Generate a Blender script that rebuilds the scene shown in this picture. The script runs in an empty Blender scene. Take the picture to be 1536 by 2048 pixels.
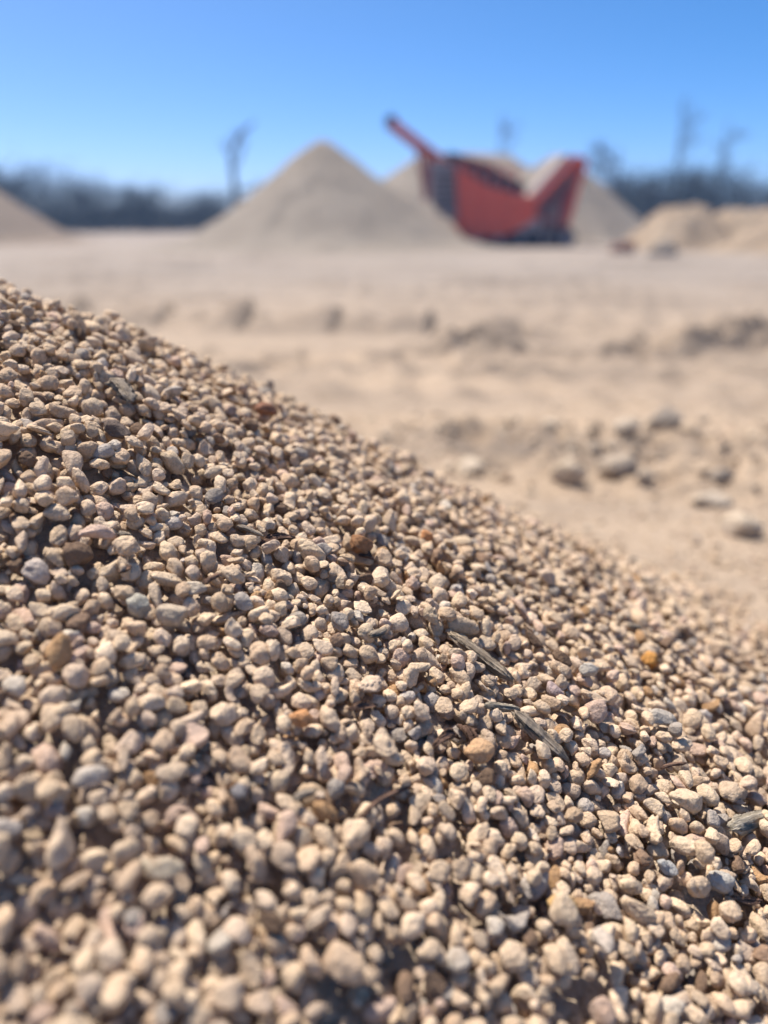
import bpy, math, random
import numpy as np
from mathutils import Vector, Matrix

random.seed(7)
RNG = np.random.default_rng(11)
SC = bpy.context.scene
COL = SC.collection
R = math.radians

# ------------------------------------------------------------------ camera maths
F, CX, CY, HZ = 1580.0, 768.0, 1024.0, 445.0          # focal length and horizon in photo pixels
PITCH = math.atan((CY - HZ) / F)
CP, SP = math.cos(PITCH), math.sin(PITCH)
CAMZ = 0.925


def ray(u, v):
    r = (np.asarray(u, float) - CX) / F
    w = (CY - np.asarray(v, float)) / F
    return np.stack([r, CP + w * SP, -SP + w * CP], -1)


def ground_at(u, v, z=0.0):
    d = ray(u, v)
    t = (z - CAMZ) / d[2]
    return d * t + np.array([0, 0, CAMZ])


def at_dist(u, v, y):
    """world point on the line of sight of (u, v) at forward distance y"""
    d = ray(u, v)
    return d * (y / d[1]) + np.array([0, 0, CAMZ])


def project(P):
    x, y, z = P[..., 0], P[..., 1], P[..., 2] - CAMZ
    f = y * CP - z * SP
    w = y * SP + z * CP
    f = np.where(f < 1e-4, 1e-4, f)
    return CX + F * x / f, CY - F * w / f, f


# ------------------------------------------------------------------ object helpers
def link(o):
    COL.objects.link(o)
    return o


def tag(o, label=None, cat=None, group=None, kind=None):
    if label: o['label'] = label
    if cat: o['category'] = cat
    if group: o['group'] = group
    if kind: o['kind'] = kind
    return o


def np_mesh(name, V, quads=None, tris=None, mat=None, smooth=True, col=None):
    me = bpy.data.meshes.new(name)
    V = np.asarray(V, np.float32)
    me.vertices.add(len(V))
    me.vertices.foreach_set('co', V.ravel())
    parts, tot = [], []
    if quads is not None and len(quads):
        q = np.asarray(quads, np.int32); parts.append(q.ravel()); tot.append(np.full(len(q), 4, np.int32))
    if tris is not None and len(tris):
        q = np.asarray(tris, np.int32); parts.append(q.ravel()); tot.append(np.full(len(q), 3, np.int32))
    li = np.concatenate(parts); tt = np.concatenate(tot)
    st = np.concatenate([[0], np.cumsum(tt)[:-1]]).astype(np.int32)
    me.loops.add(len(li)); me.loops.foreach_set('vertex_index', li)
    me.polygons.add(len(tt)); me.polygons.foreach_set('loop_start', st)
    me.polygons.foreach_set('use_smooth', np.full(len(tt), smooth, bool))
    me.update(calc_edges=True)
    if col is not None:
        a = me.attributes.new('col', 'FLOAT_COLOR', 'POINT')
        c = np.ones((len(V), 4), np.float32); c[:, :3] = col
        a.data.foreach_set('color', c.ravel())
    if mat: me.materials.append(mat)
    return me


def mobj(name, me, parent=None, loc=None):
    o = link(bpy.data.objects.new(name, me))
    if parent is not None: o.parent = parent
    if loc is not None: o.location = loc
    return o


def empty(name, loc, rz=0.0):
    o = link(bpy.data.objects.new(name, None))
    o.location = loc; o.rotation_euler = (0, 0, rz); o.empty_display_size = .2
    return o


class MB:
    """collects boxes, prisms, bars and tubes, linked as ONE mesh object"""
    def __init__(s): s.v, s.f = [], []

    def _add(s, vs, fs):
        b = len(s.v); s.v += [tuple(x) for x in vs]; s.f += [tuple(b + i for i in f) for f in fs]

    def box(s, x0, x1, y0, y1, z0, z1):
        s._add([(x0, y0, z0), (x1, y0, z0), (x1, y1, z0), (x0, y1, z0), (x0, y0, z1), (x1, y0, z1), (x1, y1, z1), (x0, y1, z1)],
               [(3, 2, 1, 0), (4, 5, 6, 7), (0, 1, 5, 4), (1, 2, 6, 5), (2, 3, 7, 6), (3, 0, 4, 7)])

    def prism(s, xz, y0, y1):
        n = len(xz)
        s._add([(x, y0, z) for x, z in xz] + [(x, y1, z) for x, z in xz],
               [tuple(range(n)), tuple(range(2 * n - 1, n - 1, -1))] + [(i, n + i, n + (i + 1) % n, (i + 1) % n) for i in range(n)])

    def bar(s, a, b, w, h=None):
        a, b = Vector(a), Vector(b); d = (b - a).normalized(); h = h or w
        up = Vector((0, 0, 1)) if abs(d.z) < .95 else Vector((0, 1, 0))
        sx = d.cross(up).normalized() * w / 2; sy = sx.normalized().cross(d).normalized() * h / 2
        vs = [p + i * sx + j * sy for p in (a, b) for i, j in ((-1, -1), (1, -1), (1, 1), (-1, 1))]
        s._add(vs, [(0, 1, 2, 3), (7, 6, 5, 4), (0, 4, 5, 1), (1, 5, 6, 2), (2, 6, 7, 3), (3, 7, 4, 0)])

    def tube(s, pts, rad, n=8):
        pts = [Vector(p) for p in pts]
        if not hasattr(rad, '__len__'): rad = [rad] * len(pts)
        b = len(s.v)
        for i, p in enumerate(pts):
            d = (pts[min(i + 1, len(pts) - 1)] - pts[max(i - 1, 0)]).normalized()
            up = Vector((0, 0, 1)) if abs(d.z) < .9 else Vector((1, 0, 0))
            x = d.cross(up).normalized(); y = x.cross(d).normalized()
            for k in range(n):
                a = 2 * math.pi * k / n
                s.v.append(tuple(p + (x * math.cos(a) + y * math.sin(a)) * rad[i]))
        for i in range(len(pts) - 1):
            for k in range(n):
                s.f.append((b + i * n + k, b + i * n + (k + 1) % n, b + (i + 1) * n + (k + 1) % n, b + (i + 1) * n + k))
        s.f.append(tuple(b + k for k in range(n - 1, -1, -1)))
        e = b + (len(pts) - 1) * n
        s.f.append(tuple(e + k for k in range(n)))

    def build(s, name, mat, parent=None, smooth=False, bevel=0):
        me = bpy.data.meshes.new(name); me.from_pydata(s.v, [], s.f); me.update()
        if smooth: me.polygons.foreach_set('use_smooth', [True] * len(me.polygons))
        me.materials.append(mat)
        o = mobj(name, me, parent)
        if bevel:
            m = o.modifiers.new('Bevel', 'BEVEL'); m.width = bevel; m.segments = 2; m.limit_method = 'ANGLE'
        return o


# ------------------------------------------------------------------ noise (numpy)
_perm = np.random.default_rng(3).random((256, 256)).astype(np.float32)


def vnoise(x, y):
    xi, yi = np.floor(x).astype(int), np.floor(y).astype(int)
    fx, fy = x - xi, y - yi
    fx = fx * fx * (3 - 2 * fx); fy = fy * fy * (3 - 2 * fy)
    g = lambda a, b: _perm[a & 255, b & 255]
    return (g(xi, yi) * (1 - fx) + g(xi + 1, yi) * fx) * (1 - fy) + (g(xi, yi + 1) * (1 - fx) + g(xi + 1, yi + 1) * fx) * fy - .5


def fbm(x, y, octs=4, gain=.5):
    s, a = 0, 1.0
    for i in range(octs):
        s = s + a * vnoise(x * 2 ** i + 17.3 * i, y * 2 ** i + 9.1 * i); a *= gain
    return s


# ------------------------------------------------------------------ materials
class NT:
    def __init__(s, name):
        s.m = bpy.data.materials.new(name); s.m.use_nodes = True
        s.n = s.m.node_tree.nodes; s.l = s.m.node_tree.links
        s.b = s.n['Principled BSDF']

    def new(s, t, **kw):
        n = s.n.new(t)
        for k, v in kw.items(): setattr(n, k, v)
        return n

    def link(s, a, b): s.l.new(a, b)

    def noise(s, scale, detail=4, rough=.55, vec=None):
        n = s.new('ShaderNodeTexNoise'); n.inputs['Scale'].default_value = scale
        n.inputs['Detail'].default_value = detail; n.inputs['Roughness'].default_value = rough
        if vec is not None: s.link(vec, n.inputs['Vector'])
        return n

    def ramp(s, fac, stops):
        r = s.new('ShaderNodeValToRGB'); e = r.color_ramp.elements
        while len(e) < len(stops): e.new(.5)
        for el, (p, c) in zip(e, stops): el.position = p; el.color = (*c, 1) if len(c) == 3 else c
        s.link(fac, r.inputs['Fac']); return r.outputs['Color']

    def mix(s, mode, fac, a, b):
        m = s.new('ShaderNodeMixRGB', blend_type=mode)
        for k, v in (('Fac', fac), ('Color1', a), ('Color2', b)):
            if hasattr(v, 'links'): s.link(v, m.inputs[k])
            elif isinstance(v, (int, float)): m.inputs[k].default_value = v
            else: m.inputs[k].default_value = (*v, 1)
        return m.outputs['Color']

    def bump(s, h, dist, strength=1.0, prev=None):
        b = s.new('ShaderNodeBump'); b.inputs['Distance'].default_value = dist; b.inputs['Strength'].default_value = strength
        s.link(h, b.inputs['Height'])
        if prev is not None: s.link(prev, b.inputs['Normal'])
        return b.outputs['Normal']

    def done(s, color, rough=.9, normal=None, spec=.2, metal=0.0):
        if hasattr(color, 'links'): s.link(color, s.b.inputs['Base Color'])
        else: s.b.inputs['Base Color'].default_value = (*color, 1)
        s.b.inputs['Roughness'].default_value = rough
        s.b.inputs['Specular IOR Level'].default_value = spec
        s.b.inputs['Metallic'].default_value = metal
        if normal is not None: s.link(normal, s.b.inputs['Normal'])
        return s.m


def pos(nt): return nt.new('ShaderNodeNewGeometry').outputs['Position']


def mat_pebble():
    nt = NT('weathered_pebble'); p = pos(nt)
    c = nt.new('ShaderNodeAttribute', attribute_name='col').outputs['Color']
    n1 = nt.noise(170, 5, .6, p).outputs['Fac']
    c = nt.mix('MULTIPLY', 1.0, c, nt.ramp(n1, [(.28, (.70, .68, .66)), (.5, (1, 1, 1)), (.75, (1.14, 1.12, 1.08))]))
    n2 = nt.noise(560, 4, .65, p).outputs['Fac']
    c = nt.mix('MULTIPLY', .8, c, nt.ramp(n2, [(.30, (.48, .44, .41)), (.44, (1, 1, 1)), (.75, (1.10, 1.10, 1.10))]))
    n3 = nt.noise(48, 3, .5, p).outputs['Fac']
    c = nt.mix('MIX', nt.ramp(n3, [(.62, (0, 0, 0)), (.80, (.35, .35, .35))]), c, (.44, .25, .14))
    h = nt.bump(nt.noise(300, 4, .65, p).outputs['Fac'], .0045, .8)
    return nt.done(c, .95, h, .12)


def mat_ground():
    nt = NT('sandy_ground'); p = pos(nt)
    sep = nt.new('ShaderNodeSeparateXYZ'); nt.link(p, sep.inputs[0])
    big = nt.noise(.22, 4, .55, p).outputs['Fac']
    ad = nt.new('ShaderNodeMath', operation='MULTIPLY_ADD'); ad.inputs[1].default_value = 7.0
    nt.link(big, ad.inputs[0]); nt.link(sep.outputs['Y'], ad.inputs[2])
    mr = nt.new('ShaderNodeMapRange'); mr.inputs['From Min'].default_value = 7.0; mr.inputs['From Max'].default_value = 18.0
    nt.link(ad.outputs[0], mr.inputs['Value'])
    sand = nt.mix('MIX', nt.noise(1.4, 5, .6, p).outputs['Fac'], SAND_A, SAND_B)
    c = nt.mix('MIX', mr.outputs[0], sand, FINES)
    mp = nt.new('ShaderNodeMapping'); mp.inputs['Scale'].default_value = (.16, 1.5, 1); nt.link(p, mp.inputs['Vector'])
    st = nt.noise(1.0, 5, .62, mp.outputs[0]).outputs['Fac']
    c = nt.mix('MIX', nt.ramp(st, [(.46, (0, 0, 0)), (.60, (.5, .5, .5))]), c, (.26, .21, .165))  # wheel-track streaks; their dark colour also stands in for rut shade
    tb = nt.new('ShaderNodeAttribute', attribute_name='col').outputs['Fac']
    c = nt.mix('MIX', tb, c, (.215, .172, .135))  # darker band soil, with the shade of the ridges painted in
    mot = nt.noise(9, 6, .65, p).outputs['Fac']
    c = nt.mix('MULTIPLY', .85, c, nt.ramp(mot, [(.3, (.78, .76, .74)), (.5, (1, 1, 1)), (.72, (1.12, 1.11, 1.10))]))
    sp = nt.noise(120, 3, .6, p).outputs['Fac']
    c = nt.mix('MULTIPLY', .7, c, nt.ramp(sp, [(.32, (.55, .52, .5)), (.45, (1, 1, 1))]))
    h = nt.bump(nt.noise(22, 6, .65, p).outputs['Fac'], .03, .55)
    h = nt.bump(nt.noise(160, 4, .6, p).outputs['Fac'], .006, .6, h)
    return nt.done(c, .95, h, .1)


def mat_heap(name, a, b, scale=6.0):
    nt = NT(name); p = pos(nt)
    c = nt.mix('MIX', nt.ramp(nt.noise(.9, 4, .6, p).outputs['Fac'], [(.35, (0, 0, 0)), (.65, (1, 1, 1))]), a, b)
    c = nt.mix('MULTIPLY', .8, c, nt.ramp(nt.noise(scale * 4, 5, .7, p).outputs['Fac'], [(.3, (.6, .58, .56)), (.5, (1, 1, 1)), (.7, (1.15, 1.14, 1.12))]))
    h = nt.bump(nt.noise(scale * 5, 4, .7, p).outputs['Fac'], .06, .7)
    return nt.done(c, .95, h, .1)


def mat_rock(name, a, b):
    nt = NT(name); p = pos(nt)
    c = nt.mix('MIX', nt.ramp(nt.noise(14, 5, .6, p).outputs['Fac'], [(.35, (0, 0, 0)), (.65, (1, 1, 1))]), a, b)
    h = nt.bump(nt.noise(40, 6, .7, p).outputs['Fac'], .02, .7)
    return nt.done(c, .95, h, .12)


def mat_wood(name, a, b):
    nt = NT(name)
    tc = nt.new('ShaderNodeTexCoord').outputs['Object']
    mp = nt.new('ShaderNodeMapping'); mp.inputs['Scale'].default_value = (25, 420, 420); nt.link(tc, mp.inputs['Vector'])
    g = nt.noise(1.0, 5, .65, mp.outputs[0]).outputs['Fac']
    c = nt.ramp(g, [(.3, tuple(x * .35 for x in a)), (.46, a), (.62, b), (.8, tuple(min(1, x * 1.15) for x in b))])
    h = nt.bump(g, .004, .9)
    return nt.done(c, .85, h, .15)


def mat_paint(name, c, rough=.5, dust=(.42, .33, .25), amount=.45, metal=0.0):
    nt = NT(name); p = pos(nt)
    n = nt.noise(1.7, 6, .65, p).outputs['Fac']
    f = nt.ramp(n, [(.42, (0, 0, 0)), (.75, (amount, amount, amount))])
    k = nt.mix('MIX', f, c, dust)
    k = nt.mix('MULTIPLY', .5, k, nt.ramp(nt.noise(14, 4, .6, p).outputs['Fac'], [(.3, (.6, .6, .6)), (.5, (1, 1, 1))]))
    return nt.done(k, rough, None, .4, metal)


def mat_leaf(name, a, b):
    nt = NT(name)
    rnd = nt.new('ShaderNodeNewGeometry').outputs['Random Per Island']
    c = nt.mix('MIX', rnd, a, b)
    return nt.done(c, .75, None, .2)


SAND_A, SAND_B, FINES = (.385, .288, .20), (.445, .342, .245), (.315, .268, .225)
M = dict(
    pebble=mat_pebble(), ground=mat_ground(),
    heap=mat_heap('stockpile_gravel', (.265, .225, .182), (.315, .27, .22)),
    heap_pink=mat_heap('pinkish_gravel', (.25, .195, .15), (.30, .24, .185)),
    earth=mat_heap('bank_earth', (.27, .205, .145), (.37, .29, .21), 3.0),
    rock=mat_rock('pale_rock', (.50, .40, .28), (.60, .49, .37)),
    clod=mat_rock('grey_brown_clod', (.36, .29, .22), (.48, .385, .285)),
    greyrock=mat_rock('grey_rock', (.29, .24, .19), (.40, .335, .265)),
    whiterock=mat_rock('chalky_rock', (.44, .36, .27), (.52, .43, .33)),
    redrock=mat_rock('rusty_rock', (.20, .09, .07), (.30, .16, .12)),
    wood_grey=mat_wood('weathered_grey_wood', (.28, .215, .15), (.52, .42, .30)),
    wood_dark=mat_wood('dark_grey_wood', (.23, .185, .14), (.44, .355, .265)),
    wood_pale=mat_wood('pale_grey_wood', (.33, .28, .21), (.50, .43, .33)),
    bark=mat_wood('brown_bark', (.12, .07, .05), (.26, .16, .11)),
    red=mat_paint('dusty_red_paint', (.80, .11, .055), .5, (.55, .26, .17), .2),
    maroon=mat_paint('maroon_paint', (.11, .02, .03), .6),
    darkred=mat_paint('dark_red_paint', (.34, .03, .03), .55),
    black=mat_paint('black_rubber', (.025, .027, .035), .8, (.2, .17, .14), .25),
    steel=mat_paint('dusty_grey_steel', (.34, .275, .275), .6, (.42, .34, .28), .5),
    belt=mat_paint('dusty_belt', (.33, .28, .26), .85, (.5, .42, .34), .6),
    barkt=mat_rock('tree_bark', (.05, .045, .045), (.10, .09, .085)),
    leaf=mat_leaf('dull_green_leaf', (.016, .023, .028), (.040, .052, .052)),
    leaf2=mat_leaf('blue_green_leaf', (.020, .028, .036), (.046, .058, .062)),
)

# ------------------------------------------------------------------ world, sun
SUN_EL, SUN_AZ = 63.0, -46.0            # azimuth from +Y towards +X
w = bpy.data.worlds.new('World'); SC.world = w; w.use_nodes = True
wn, wl = w.node_tree.nodes, w.node_tree.links
sky = wn.new('ShaderNodeTexSky'); sky.sky_type = 'NISHITA'; sky.sun_disc = False
sky.sun_elevation = R(SUN_EL); sky.sun_rotation = R(SUN_AZ)
sky.altitude = 2500; sky.air_density = .5; sky.dust_density = 8.0; sky.ozone_density = 1.5
hs = wn.new('ShaderNodeHueSaturation'); hs.inputs['Saturation'].default_value = 1.52; hs.inputs['Hue'].default_value = .498
gm = wn.new('ShaderNodeGamma'); gm.inputs['Gamma'].default_value = .9
wl.new(sky.outputs[0], gm.inputs['Color']); wl.new(gm.outputs[0], hs.inputs['Color']); wl.new(hs.outputs[0], wn['Background'].inputs['Color'])
wn['Background'].inputs['Strength'].default_value = .165
sd = bpy.data.lights.new('sun', 'SUN'); sd.energy = 4.4; sd.angle = R(.55); sd.color = (1.0, .94, .86)
sun = link(bpy.data.objects.new('sun', sd))
sdir = Vector((math.sin(R(SUN_AZ)) * math.cos(R(SUN_EL)), math.cos(R(SUN_AZ)) * math.cos(R(SUN_EL)), math.sin(R(SUN_EL))))
sun.rotation_euler = sdir.to_track_quat('Z', 'Y').to_euler(); sun.location = (-20, 15, 30)

# ------------------------------------------------------------------ camera
cd = bpy.data.cameras.new('camera'); cd.sensor_fit = 'VERTICAL'; cd.sensor_height = 36.0
cd.lens = 36.0 * F / 2048.0; cd.clip_start = .02; cd.clip_end = 6000
cd.dof.use_dof = True; cd.dof.focus_distance = .77; cd.dof.aperture_fstop = cd.lens / 16.8; cd.dof.aperture_blades = 0
cam = link(bpy.data.objects.new('camera', cd)); cam.location = (0, 0, CAMZ)
cam.rotation_euler = (math.pi / 2 - PITCH, 0, 0); SC.camera = cam

# ------------------------------------------------------------------ the heap of gravel underfoot
HX, HY, HT, HS, HR, HK = -.596, .991, .884, .614, .186, .095


def heap_z(x, y):
    d = np.hypot(x - HX, y - HY)
    z = HT - HS * (np.sqrt(d * d + HR * HR) - HR)
    return .5 * (z + np.sqrt(z * z + HK * HK)) - .012


def ground_h(x, y):
    """height of the worked quarry floor"""
    x, y = np.asarray(x, float), np.asarray(y, float)
    near = np.clip(1 - (y - 12) / 25, .15, 1)
    h = .03 * fbm(x * .3, y * .6, 3) * near + .013 * fbm(x * 1.0 + 5, y * 3.6, 4, .55) * near
    wy = y + .35 * np.sin(x * .55 + .6) + .25 * fbm(x * .5, y * .1 + 3, 2)

    def ridge(c, wd, amp, rough=.5, lo=-99, hi=99, per=3.0):
        m = 1 / (1 + np.exp(-(x - lo) * 4)) * 1 / (1 + np.exp((x - hi) * 4))
        r = np.exp(-((wy - c) / wd) ** 2)
        return amp * r * m * (.7 + rough * 3.2 * fbm(x * per + c, y * per * 1.5, 4, .65))
    h = h + ridge(3.3, .22, .03, 1.2, .15, 9, 7) + ridge(3.75, .32, .04, 1.0, 0, 9, 6)
    h = h + ridge(6.35, .30, .12, .8, .2, 9, 3.0) + ridge(5.5, .24, .05, .8, -5, 3, 3.5)
    for c, a in ((4.6, .03), (5.1, .028), (7.6, .05), (8.5, .05), (9.6, .05), (11.2, .06), (13.2, .06), (15.5, .06), (18.5, .07), (22, .06)):
        h = h + .018 * np.exp(-((wy - c) / .22) ** 2) * np.sin(x * 17 + 6 * np.sin(x * .7 + c)) + ridge(c, .14 + .012 * c, a * 2.1, .35, -30, 30, .6) - ridge(c + .5, .25 + .01 * c, a * 1.0, .3, -30, 30, 1.5)
    # bars pressed by tyre lugs
    band = np.exp(-((wy - 7.55) / .38) ** 4) * (x > -3.2) * (x < 1.2)
    h = h + .16 * band * (np.sin(x * 7.2 + 1.2 * np.sin(y * 1.3)) > .25) * (.6 + .8 * vnoise(x * 3, y * 3))
    band = np.exp(-((wy - 5.9) / .22) ** 4) * (x > -2.2) * (x < .6)
    h = h + .07 * band * (np.sin(x * 9.0 + 2) > .1)
    fade = np.clip((np.hypot(x - HX, y - HY) - 1.5) / .8, 0, 1)
    return h * fade


def make_ground():
    xs = np.concatenate([-np.geomspace(9, 230, 30)[::-1][:-1], np.linspace(-9, -2.6, 130)[:-1], np.linspace(-2.6, 3.2, 190)[:-1], np.linspace(3.2, 9, 110)[:-1], np.geomspace(9, 230, 30)])
    ys = np.concatenate([-np.geomspace(1.2, 50, 14)[::-1][:-1], np.linspace(-1.2, 1.5, 30)[:-1], np.linspace(1.5, 5, 120)[:-1], np.linspace(5, 10, 150)[:-1], np.linspace(10, 26, 190)[:-1], np.geomspace(26, 260, 50)])
    X, Y = np.meshgrid(xs, ys)
    Z = ground_h(X, Y)
    Z = Z * np.clip((200 - np.hypot(X, Y)) / 100, 0, 1)
    V = np.stack([X, Y, Z], -1).reshape(-1, 3)
    nx, ny = len(xs), len(ys)
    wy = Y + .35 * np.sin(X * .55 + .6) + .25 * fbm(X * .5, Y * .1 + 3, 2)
    B = np.zeros_like(X)  # band strength: churned soil plus painted shade along ridges and ruts
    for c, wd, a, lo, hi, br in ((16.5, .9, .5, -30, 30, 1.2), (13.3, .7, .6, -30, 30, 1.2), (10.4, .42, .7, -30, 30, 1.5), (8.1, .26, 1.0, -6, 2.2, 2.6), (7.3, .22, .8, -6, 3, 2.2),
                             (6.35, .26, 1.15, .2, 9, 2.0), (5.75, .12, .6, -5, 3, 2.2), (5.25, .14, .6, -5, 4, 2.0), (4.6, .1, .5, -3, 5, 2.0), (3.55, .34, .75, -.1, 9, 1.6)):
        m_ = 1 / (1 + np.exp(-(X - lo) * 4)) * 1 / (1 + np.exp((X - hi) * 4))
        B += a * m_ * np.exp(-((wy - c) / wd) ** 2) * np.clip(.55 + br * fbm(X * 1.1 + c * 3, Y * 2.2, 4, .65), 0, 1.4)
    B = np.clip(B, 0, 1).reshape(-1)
    i = np.arange(nx * ny).reshape(ny, nx)
    q = np.stack([i[:-1, :-1], i[:-1, 1:], i[1:, 1:], i[1:, :-1]], -1).reshape(-1, 4)
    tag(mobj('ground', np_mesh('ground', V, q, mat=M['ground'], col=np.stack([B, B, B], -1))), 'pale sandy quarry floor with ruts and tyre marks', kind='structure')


make_ground()


def cube_sphere(n):
    key, V, Q = {}, [], []
    def vid(p):
        k = tuple(np.round(p, 6))
        if k not in key: key[k] = len(V); V.append(p / np.linalg.norm(p))
        return key[k]
    t = np.tan(np.linspace(-math.pi / 4, math.pi / 4, n + 1))
    for ax in range(3):
        for s in (-1, 1):
            for i in range(n):
                for j in range(n):
                    c = []
                    for a, b in ((i, j), (i + 1, j), (i + 1, j + 1), (i, j + 1)):
                        p = np.zeros(3); p[ax] = s; p[(ax + 1) % 3] = t[a]; p[(ax + 2) % 3] = t[b]
                        c.append(vid(p))
                    Q.append(c if s > 0 else c[::-1])
    return np.array(V), np.array(Q)


CS = {n: cube_sphere(n) for n in (3, 9, 11)}


def stone_shapes(dirs, P, rng, ang, lump=1.25):
    """(P, V, 3) stones near the unit sphere: rounded by default, more faceted where ang is high"""
    out = np.ones((P, len(dirs)))
    for f, a in ((1.6, .12), (2.6, .11), (4.2, .075), (7.5, .045), (12.0, .034), (20.0, .024)):
        for _ in range(2):
            k = rng.normal(size=(P, 3)); k = k / np.linalg.norm(k, axis=1, keepdims=True) * f
            ph = rng.random((P, 1)) * 6.28
            out += lump * a * rng.random((P, 1)) * np.sin(k @ dirs.T + ph)
    q = (11 + 22 * ang)[:, None]
    acc = out ** -q
    for _ in range(7):
        n = rng.normal(size=(P, 3)); n /= np.linalg.norm(n, axis=1, keepdims=True)
        o = 1.0 - .30 * rng.random((P, 1)) - .16 * ang[:, None] * rng.random((P, 1))
        acc += (np.maximum(n @ dirs.T, .05) / o) ** q
    r = acc ** (-1 / q)
    return r[..., None] * dirs[None]


def rot_rand(rng, normal, tilt):
    """orientation whose short (z) axis leans round NORMAL by about TILT radians"""
    a = rng.random() * 2 * math.pi
    Rz = np.array([[math.cos(a), -math.sin(a), 0], [math.sin(a), math.cos(a), 0], [0, 0, 1]])
    n = normal + rng.normal(size=3) * tilt
    n /= np.linalg.norm(n)
    x = np.cross([0, 1, 0], n); x /= np.linalg.norm(x); y = np.cross(n, x)
    return np.stack([x, y, n], 1) @ Rz


CELL = .002
GX0, GX1, GY0, GY1 = -1.15, 1.75, -.15, 2.45
gx = np.arange(GX0, GX1, CELL); gy = np.arange(GY0, GY1, CELL)
GXX, GYY = np.meshgrid(gx, gy)
undul = .012 * fbm(GXX * 4, GYY * 4, 3) + .010 * fbm(GXX * 11 + 4, GYY * 11, 2)
DROP = .036
GND = ground_h(GXX, GYY) + .003
HEAPZ = heap_z(GXX, GYY)
BASE = np.maximum(HEAPZ - DROP + undul, GND)
H = BASE.copy()
OWN = np.full(H.shape, -1, np.int32)
PROT = np.zeros(H.shape, bool)
uu, vv, ff = project(np.stack([GXX, GYY, HEAPZ], -1))
FR = (uu > -420) & (uu < 1956) & (vv < 2420) & (GYY * CP - (HEAPZ - CAMZ) * SP > .1)
hgt = HEAPZ - GND
FR &= hgt > -.05
PROB = np.clip((HEAPZ - .016) / .028, 0, 1) ** 1.5
PROB = np.where(FR, PROB, 0)

PEB = []     # dicts: c, R, ax, col, ang, id


def ell(Rm, ax, pad=1):
    A = Rm @ np.diag(1 / np.asarray(ax) ** 2) @ Rm.T
    ext = np.sqrt(np.diag(np.linalg.inv(A)))
    r = int(math.ceil(max(ext[0], ext[1]) / CELL)) + pad
    d = np.arange(-r, r + 1) * CELL
    dx, dy = np.meshgrid(d, d)
    a = A[2, 2]; b = 2 * (A[0, 2] * dx + A[1, 2] * dy)
    c = A[0, 0] * dx * dx + 2 * A[0, 1] * dx * dy + A[1, 1] * dy * dy - 1
    D = b * b - 4 * a * c
    ok = D > 0
    s = np.sqrt(np.where(ok, D, 0))
    return r, ok, (-b - s) / (2 * a), (-b + s) / (2 * a)


def slope_normal(x, y):
    e = .02
    n = np.array([-(heap_z(x + e, y) - heap_z(x - e, y)) / (2 * e), -(heap_z(x, y + e) - heap_z(x, y - e)) / (2 * e), 1.0])
    return n / np.linalg.norm(n)


TANS = np.array([(.53, .41, .28), (.56, .445, .31), (.50, .385, .265), (.54, .425, .305), (.51, .40, .295), (.49, .37, .255), (.58, .465, .335), (.53, .415, .29)])
CLS = [('tan', .854), ('pinkish', .055), ('grey', .035), ('pale', .02), ('orange', .014), ('brown', .022)]


def pick_colour(rng):
    t = rng.random(); acc = 0
    for name, p in CLS:
        acc += p
        if t < acc: break
    j = lambda c: np.array(c) * (1 + rng.normal() * .07)
    if name == 'tan': return name, j(TANS[rng.integers(len(TANS))] * np.array([1.035, .995, .975])) * rng.uniform(.98, 1.21)
    if name == 'pinkish': return name, j((.56, .40, .30)) * rng.uniform(.85, 1.1)
    if name == 'grey': return name, j((.48, .41, .345)) * rng.uniform(.65, 1.05)
    if name == 'pale': return name, j((.57, .485, .385)) * rng.uniform(.9, 1.04)
    if name == 'orange': return name, j((.46, .28, .145)) * rng.uniform(.75, 1.05)
    return name, j((.25, .165, .11)) * rng.uniform(.6, 1.1)


def put(Rm, ax, ci, cj, shell, rec, sink=.10, cand=1, rng=None, spread=0.0):
    r, ok, B, T = shell
    best = None
    for k in range(cand):
        if k == 0: i, j = ci, cj
        else: i, j = ci + int(rng.normal() * spread), cj + int(rng.normal() * spread)
        if i - r < 0 or j - r < 0 or i + r >= H.shape[0] or j + r >= H.shape[1]: continue
        if rec.get('id') is None and PROT[i - r // 2:i + r // 2 + 1, j - r // 2:j + r // 2 + 1].any(): continue
        win = H[i - r:i + r + 1, j - r:j + r + 1]
        zc = (win - B)[ok].max()
        s = zc - BASE[i, j]
        if best is None or s < best[0]: best = (s, zc, i, j)
    if best is None: return None
    s, zc, i, j = best
    zc -= sink * ax[2] * 2
    win = H[i - r:i + r + 1, j - r:j + r + 1]; top = zc + T
    up = ok & (top > win)
    win[up] = top[up]
    idx = len(PEB)
    OWN[i - r:i + r + 1, j - r:j + r + 1][up] = idx
    rec.update(c=np.array([gx[j], gy[i], zc]), R=Rm, ax=np.array(ax), h=s)
    PEB.append(rec)
    return up, i, j, r


ys_, xs_ = np.nonzero(PROB > 0)
area = PROB.sum() * CELL * CELL
pw = PROB[ys_, xs_]; pw = pw / pw.sum()


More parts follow.
